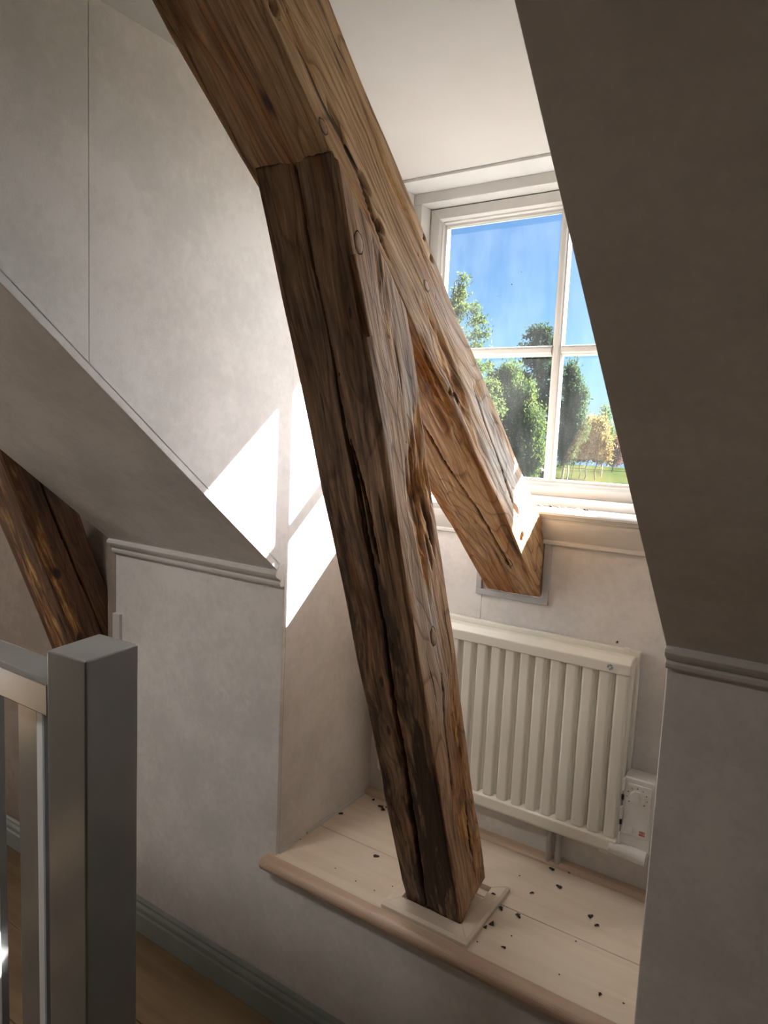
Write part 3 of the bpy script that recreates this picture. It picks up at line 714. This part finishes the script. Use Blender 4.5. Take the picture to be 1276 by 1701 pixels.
for i_, (x_, z_) in enumerate(((-.4405, 1.135),)):
    bm = NB(); cyl(bm, (x_, Y1 + .001, z_), (x_, Y1 - .006, z_ - .002), .0022, seg=8)
    obj('wall_nail', bm, MT['knotrim'], label='tiny rusty nail in the wall just above the radiator', category='nail')

# ------------------------------------------------------------------ stair railing at the left
RLo = Vector((-1.06, .72, 0))
RL = empty('stair_railing', RLo, label='grey painted stair railing with a square newel post, at lower left', category='railing')
def ringprism(quad, z0, z1):
    bm = NB(); prism(bm, quad, 'Z', z0, z1); return bm
quad = [(-1.103, .6535), (-1.0034, .6615), (-1.017, .7755), (-1.1238, .770)]
obj('newel_post', ringprism(quad, 0, 1.25), MT['grey'], RL, bevel=.004, seg=3)
rb = NB(); prism(rb, [(.655, 1.129), (.655, 1.187), (.661, 1.1925), (.729, 1.1925), (.733, 1.187), (.733, 1.129)], 'X', -2.6, -1.1046); obj('handrail', rb, MT['grey'], RL, bevel=.003)
for k in range(9):
    x1 = -1.1755 - .162 * k
    bl = obj('baluster', box(NB(), x1 - .064, x1, .6775, .7055, 0, 1.129), MT['grey'], RL, bevel=.002)
    if k < 2: obj('lit_edge_strip', box(NB(), x1 + .0005, x1 + .0185, .6765, .680, 0, 1.129), MT['palelight'], bl, label='pale bluish-white strip added for the light on the baluster edge')  # added strip, its pale colour stands for light on the baluster's side

# ------------------------------------------------------------------ dead insects and crumbs
random.seed(3)
def insect(x, y, z, s, rot, label, group, pale=False):
    root = empty('dead_insect', (x, y, z), label=label, category='insect', group=group)
    m = MT['wing'] if pale else MT['insect']
    c, sn = math.cos(rot), math.sin(rot)
    def at(dx, dy, dz=0): return (x + (dx * c - dy * sn) * s, y + (dx * sn + dy * c) * s, z + dz * s)
    bm = NB(); ball(bm, at(-.0032, 0, .0016), .0036 * s, .0019 * s, .0016 * s, rot); obj('abdomen', bm, m, root, smooth=True)
    bm = NB(); ball(bm, at(.0012, 0, .0018), .0019 * s, .0018 * s, .0018 * s, rot); obj('thorax', bm, m, root, smooth=True)
    bm = NB(); ball(bm, at(.0036, .0003, .0015), .0012 * s, .0014 * s, .0013 * s, rot); obj('head', bm, m, root, smooth=True)
    for sg in (-1, 1):
        bm = NB(); vs = [bm.verts.new(at(*p)) for p in ((.001, sg * .0012, .003), (-.004, sg * .0045, .0012), (-.0062, sg * .0030, .0008), (-.005, sg * .0012, .0015))]
        v2 = [bm.verts.new((v.co.x, v.co.y, v.co.z + .0002)) for v in vs]
        bm.faces.new(vs); bm.faces.new(v2[::-1])
        for i in range(4): bm.faces.new((vs[i], vs[(i + 1) % 4], v2[(i + 1) % 4], v2[i]))
        obj('wing', bm, MT['wing'] if pale else MT['insect'], root)
    for sg in (-1, 1):
        bm = NB()
        for dx in (0, .0014, -.0012):
            cyl(bm, at(dx, sg * .001, .0018), at(dx * 1.6, sg * .0034, .0004), .00018 * s, seg=5)
        obj('legs', bm, m, root)
    return root
GI = 'dead insects on the ledge'
INS = [(-1.141, 1.764, 1.1, 'dead insect in the far left corner of the ledge, a little apart from the clump'),
 (-1.102, 1.742, 1.6, 'left part of the insect clump in the far left corner of the ledge'), (-1.087, 1.735, 1.5, 'front part of the insect clump in the far left corner of the ledge'), (-1.082, 1.752, 1.3, 'rear part of the insect clump in the far left corner of the ledge'),
 (-1.176, 1.633, 1.3, 'dark dead insect lying against the left wall of the ledge'), (-.966, 1.522, 1.5, 'single dark insect on the front board, left of the post, near the board joint'),
 (-.930, 1.583, 1.1, 'dead insect on the ledge touching the left side of the timber post'), (-.598, 1.530, 1.5, 'dead insect just right of the post collar, by its rear corner'),
 (-.594, 1.469, 1.5, 'dark insect close to the right side of the post collar, second from the ledge front'), (-.602, 1.449, 1.1, 'small dark insect hugging the right side of the post collar'),
 (-.628, 1.551, 1.0, 'small insect lying on the collar at the right of the post'),
 (-.554, 1.765, 1.4, 'dead insect on the ledge below the radiator pipes'), (-.509, 1.779, 1.0, 'small insect at the back of the ledge, right of the radiator pipes'), (-.512, 1.704, 1.5, 'dark insect in the middle of the rear board, in front of the radiator'),
 (-.56, 1.635, 1.1, 'upright small insect on the rear board behind the post collar'), (-.407, 1.642, 1.3, 'upper of two insects lying together on the right of the rear board'), (-.387, 1.617, 1.1, 'lower of two insects lying together on the right of the rear board'),
 (-.552, 1.531, 1.6, 'thick dark insect lying on the joint between the two ledge boards'), (-.541, 1.412, 1.0, 'small insect on the front board right of the collar, near the nosing'),
 (-.318, 1.408, .9, 'lone speck-like insect near the right end of the front board')]
for x_, y_, s_, l_ in INS:
    insect(x_, y_, ZL + (.0155 if 'on the collar' in l_ else 0), s_, random.uniform(0, 6.28), l_, GI)
CR_ = [(-1.185, 1.455, 'crumb beside the left wall at the front of the ledge'), (-1.025, 1.41, 'crumb on the front board, leftmost of those in the open'), (-.95, 1.40, 'crumb on the front board between the left corner and the post'),
 (-.89, 1.398, 'crumb on the front board just left of the collar corner'), (-.862, 1.44, 'crumb on the front board beside the left of the collar'), (-.597, 1.392, 'crumb right of the front corner of the collar'),
 (-.613, 1.684, 'crumb on the rear board behind the post'), (-.54, 1.458, 'pale crumb on the front board right of the collar'), (-.41, 1.533, 'crumb just before the board joint at the right'), (-.407, 1.41, 'crumb in the middle right of the front board'), (-.27, 1.415, 'crumb at the far right of the front board')]
for x_, y_, l_ in CR_:
    bm = NB(); bmesh.ops.create_icosphere(bm, subdivisions=1, radius=1, matrix=Matrix.Translation((x_, y_, ZL + .0012)) @ Matrix.Diagonal((.0022, .0016, .0013, 1)))
    for v in bm.verts: v.co += Vector((random.uniform(-1, 1), random.uniform(-1, 1), 0)) * .0005
    obj('crumb', bm, MT['insect'], label='tiny dark ' + l_, category='crumb', group='crumbs on the ledge')
SI = [(-.716, 1.897, 1.2, 1, 'pale winged insect at the left end of the window sill, against the timber'), (-.703, 1.888, 1.5, 1, 'pale spread-winged insect second from the timber on the window sill'), (-.690, 1.900, 1.3, 1, 'pale insect husk third from the timber on the window sill'),
 (-.676, 1.893, 1.3, 0, 'dark insect on the window sill among the pale ones'), (-.652, 1.896, 1.2, 1, 'yellowish insect husk in the middle of the row on the sill'), (-.632, 1.893, 1.2, 1, 'pale insect husk right of the middle on the sill'),
 (-.592, 1.882, 1.6, 1, 'large pale winged insect, second from right on the sill'), (-.573, 1.887, 1.2, 0, 'dark insect, rightmost on the sill')]
for x_, y_, s_, p_, l_ in SI: insect(x_, y_, 1.459, s_ * 1.2, random.uniform(0, 6.28), l_, 'dead insects on the window sill', bool(p_))

# ------------------------------------------------------------------ outdoors
G0 = -4.0
gm = NB(); box(gm, -400, 300, 12, 152, G0 - .5, G0); box(gm, -400, 300, 152, 176, G0 - .5, G0 + .1)
obj('ground', gm, MT['grass'], kind='structure')
lk = NB(); box(lk, -400, 300, 176, 900, G0 - .4, G0 - .1); obj('lake', lk, MT['lake'], kind='structure')
hb_ = NB(); xs_ = [-420 + 9 * k for k in range(80)]
prism(hb_, [(x_, G0 - 1) for x_ in (xs_[0],)] + [(x_, G0 + 9 + 2.2 * math.sin(x_ * .11) + 1.3 * math.sin(x_ * .37 + 1) + 1.0 * math.sin(x_ * .83)) for x_ in xs_] + [(xs_[-1], G0 - 1)], 'Y', 640, 700)
obj('hills', hb_, MT['hill'], kind='structure')
def tree(name, x, y, top, blobs, n, leaf, mleaf, mbark, trunks, label, category='tree', seed=1, droop=0.5, size=.3, gz=G0):
    rng = np.random.default_rng(seed)
    root = empty(name, (x, y, gz), label=label, category=category)
    base = Vector((x, y, gz))
    for (dx, dy, h, r0, lean) in trunks:
        bm = NB(); pv = None; segs = 8
        for k in range(segs + 1):
            t = k / segs; c = Vector((x + dx + lean * t * t + .12 * math.sin(k * 1.7 + dx), y + dy, gz + h * t)); rr = r0 * (1 - .85 * t) + .01
            ring = [bm.verts.new(c + Vector((math.cos(a) * rr, math.sin(a) * rr, 0))) for a in [2 * math.pi * i / 7 for i in range(7)]]
            if pv:
                for i in range(7): bm.faces.new((pv[i], pv[(i + 1) % 7], ring[(i + 1) % 7], ring[i]))
            pv = ring
        bm.faces.new(pv); obj('trunk', bm, mbark, root, smooth=True)
    P = []
    vol = np.array([b[3] * b[4] for b in blobs]); cnt = (n * vol / vol.sum()).astype(int)
    for (bx, by, bz, rx, rz), c in zip(blobs, cnt):
        # sprays: clumps of leaves hanging on twigs
        nc = max(4, c // 26)
        u = rng.normal(size=(nc, 3)); u /= np.linalg.norm(u, axis=1)[:, None]
        rad = rng.random(nc) ** .4
        cen = u * rad[:, None] * np.array([rx, rx, rz]) + np.array([x + bx, y + by, bz])
        k = rng.integers(0, nc, c); off = rng.normal(size=(c, 3)) * np.array([size * 1.2, size * 1.2, size * (1.0 + 1.6 * droop)])
        off[:, 2] -= np.abs(rng.normal(size=c)) * droop * size * 2
        P.append(cen[k] + off)
    P = np.concatenate(P); m_ = len(P)
    d1 = rng.normal(size=(m_, 3)); d1[:, 2] = d1[:, 2] * (1 + droop) - droop; d1 /= np.linalg.norm(d1, axis=1)[:, None]
    d2 = rng.normal(size=(m_, 3)); d2 -= (d2 * d1).sum(1)[:, None] * d1; d2 /= np.linalg.norm(d2, axis=1)[:, None]
    s1 = (size * leaf * (.6 + .8 * rng.random(m_)))[:, None]
    V = np.empty((m_ * 4, 3)); V[0::4] = P + d1 * s1; V[1::4] = P + d2 * s1 * .42; V[2::4] = P - d1 * s1; V[3::4] = P - d2 * s1 * .42
    V -= np.array(base)
    F = np.arange(m_ * 4).reshape(-1, 4)
    me = bpy.data.meshes.new('foliage'); me.from_pydata(V.tolist(), [], F.tolist()); me.materials.append(mleaf)
    o = bpy.data.objects.new('foliage', me); COL.objects.link(o); o.parent = root; o['kind'] = 'stuff'
    return root
LB = leaf_mat('birch_leaves', (.09, .17, .04), (.19, .30, .07), (.36, .44, .12))
LB2 = leaf_mat('blue_green_leaves', (.07, .14, .06), (.13, .23, .09), (.22, .34, .13))
LP = leaf_mat('pine_needles', (.035, .08, .035), (.06, .12, .05), (.11, .18, .07))
LY_ = leaf_mat('yellowing_leaves', (.28, .27, .08), (.46, .38, .13), (.55, .36, .16), .25)
LR = leaf_mat('russet_leaves', (.16, .07, .04), (.28, .11, .07), (.34, .2, .1))
LF = leaf_mat('larch_needles', (.14, .22, .06), (.24, .33, .10), (.38, .46, .16))
# (blobs: dx, dy, z, rx, rz)
tree('larch', -29.6, 54.5, 15, [(.4, 0, 13.4, .9, 1.3), (.2, 0, 11.6, 1.4, 1.0), (1.0, 0, 14.6, .5, 1.3), (1.4, 0, 12.8, .9, .6), (2.3, 0, 12.5, .45, .45), (2.1, 0, 11.5, 1.0, .45), (3.2, 0, 11.5, .4, .5), (2.4, 0, 10.4, 1.1, .45), (3.5, 0, 10.5, .4, .4), (2.6, 0, 9.2, 1.3, .5), (2.8, 0, 7.6, 1.9, .7), (3.6, 0, 6.2, 1.5, .8), (4.0, 0, 4.4, 1.6, .9), (3.6, 0, 2.4, 1.8, 1.2), (1.5, 0, 9.2, 1.2, .4), (1.0, 0, 7.6, 2.0, .8), (1.6, 0, 5.6, 2.2, .9), (1.4, 0, 3.5, 2.4, 1.2), (1.2, 0, 1.2, 2.4, 1.2)], 13000, .8, LF, MT['bark'], [(0, 0, 19, .25, .2)],
     'pale green feathery larch, nearest tree, half hidden by the rafter', seed=4, droop=.2, size=.17)
tree('birch', -38.4, 92.3, 12.5, [(-1.5, 0, 11.0, 1.6, 1.2), (-2.6, 0, 8.5, 2.0, 1.8), (.3, 0, 8.2, 2.0, 1.6), (-1.2, 0, 6.4, 3.2, 1.8), (1.4, 0, 4.2, 2.6, 2.2), (-2.2, 0, 3.2, 3.0, 2.2), (.6, 0, 1.2, 3.6, 2.2), (-1, 0, -1.0, 3.2, 1.6), (2.5, 0, 0, 1.6, 2.2)], 36000, .85, LB, MT['birchbark'], [(-.3, 0, 14, .3, .3), (1.2, .5, 11, .2, .6)],
     'large light green weeping birch in the lower left pane', seed=9, droop=1.0, size=.27)
tree('pine', -43.2, 110, 21, [(.2, 0, 19.6, 1.9, .55), (-.7, 0, 18.7, 1.5, .45), (1.3, 0, 18.0, 2.1, .6), (-1.6, 0, 16.9, 2.0, .5), (.6, 0, 16.6, 2.6, .6), (0, 0, 14.6, 3.2, .9), (2.2, 0, 13.2, 2.8, .8), (-1.8, 0, 12.0, 3.6, .9), (2.4, 0, 10.2, 3.0, 1.0), (0, 0, 8.0, 4.0, 1.2), (3.2, 0, 7.2, 2.6, 1.1), (2.4, 0, 4.2, 3.5, 1.2), (-6.0, 0, 12.0, 2.4, 1.4), (-6.4, 0, 9.0, 3.0, 1.8)], 15000, .9, LP, MT['bark'], [(0, 0, 24, .32, .2)],
     'tall dark pine whose crown tops the horizontal glazing bar', seed=12, droop=0.0, size=.36)
tree('birch', -33.2, 99.8, 13, [(-.6, 0, 12.2, .8, 1.1), (-.5, 0, 10.2, 1.3, 1.4), (.4, 0, 8.4, 1.5, 1.6), (-.4, 0, 6.6, 1.9, 1.6), (.5, 0, 4.4, 1.8, 1.8), (-.5, 0, 2.4, 1.6, 1.8), (-.8, 0, .4, 1.2, 1.2)], 18000, .85, LB2, MT['birchbark'], [(-.9, 0, 14, .16, .3), (-.3, .2, 12, .13, .1)],
     'slender blue-green birch just right of the upright glazing bar', seed=21, droop=1.0, size=.25)
tree('willow_shrub', -33.6, 110, 6, [(-.4, 0, 4.6, 1.2, 1.0), (1.3, 0, 4.8, 1.0, 1.0), (.5, 0, 3.4, 2.4, 1.2), (-1.4, 0, 1.8, 1.7, 1.2), (1.5, 0, 2.0, 1.8, 1.6), (.2, 0, .4, 2.6, 1.0), (-1.8, 0, -.2, 1.4, .6), (2.2, 0, .2, 1.1, 1.0)], 11000, .8, LY_, MT['bark'], [(-2.4, 0, 4, .10, .5), (-1.2, 0, 4, .10, -.2), (-.3, 0, 4.5, .10, .3), (1.2, 0, 5, .12, .4)],
     'round yellowing tree on thin stems at the right of the meadow', seed=31, droop=.3, size=.34)
tree('young_birch', -34.6, 121, 9, [(.1, 0, 7.2, .35, 1.2), (0, 0, 5.4, .8, 1.3), (.2, 0, 3.4, 1.2, 1.4)], 1500, .8, LB, MT['birchbark'], [(0, 0, 12, .12, .1)],
     'thin pale young birch whose tip shows above the yellowing tree', seed=41, droop=.5, size=.3)
tree('russet_shrub', -39.5, 146, 3, [(0, 0, 2.6, 1.3, 1.4), (.8, 0, .6, 1.6, 1.3), (-.6, 0, .2, 1.6, 1.4), (0, 0, -1.4, 2.0, .8)], 3500, .8, LR, MT['bark'], [(0, 0, 5, .12, .2)],
     'russet shrub in front of the lake at the right edge of the view', seed=51, droop=.2, size=.36)
tree('green_shrub', -46.2, 118, 0, [(0, 0, -2.4, 2.4, 1.2), (2.6, 0, -2.7, 1.6, .8), (-2.6, 0, -2.2, 2.0, 1.2)], 3500, .8, LP, MT['bark'], [(0, 0, 2, .1, .1)],
     'low dark bush behind the parked car', seed=61, droop=.1, size=.34)
# parked car, side on
cx, cy, cz = -40.2, 104.5, G0
CA = empty('parked_car', (cx, cy, cz), label='dark parked car with its roof highlight painted pale, at the foot of the weeping birch', category='car')
prof = [(-2.1, .35), (-2.15, .8), (-1.9, 1.0), (-1.2, 1.08), (-.75, 1.5), (.9, 1.52), (1.5, 1.1), (2.1, .98), (2.2, .6), (2.15, .35)]
bm = NB(); prism(bm, [(cx + a, cz + b) for a, b in prof], 'Y', cy - .85, cy + .85); obj('car_body', bm, MT['carpaint'], CA, bevel=.08)
bm = NB(); prism(bm, [(cx - .95, cz + 1.1), (cx - .62, cz + 1.43), (cx + .8, cz + 1.45), (cx + 1.25, cz + 1.1)], 'Y', cy - .87, cy - .84); obj('side_window', bm, MT['carglass'], CA)
bm = NB(); box(bm, cx - .7, cx + .85, cy - .75, cy + .75, cz + 1.50, cz + 1.56); obj('roof_highlight', bm, MT['palelight'], CA, bevel=.02)  # highlight on the dark roof, painted as a pale slab
for sx in (-1.35, 1.4):
    for sy in (-.88, .66):
        bm = NB(); cyl(bm, (cx + sx, cy + sy, cz + .33), (cx + sx, cy + sy + .22, cz + .33), .33, seg=18); obj('wheel', bm, MT['black'], CA)
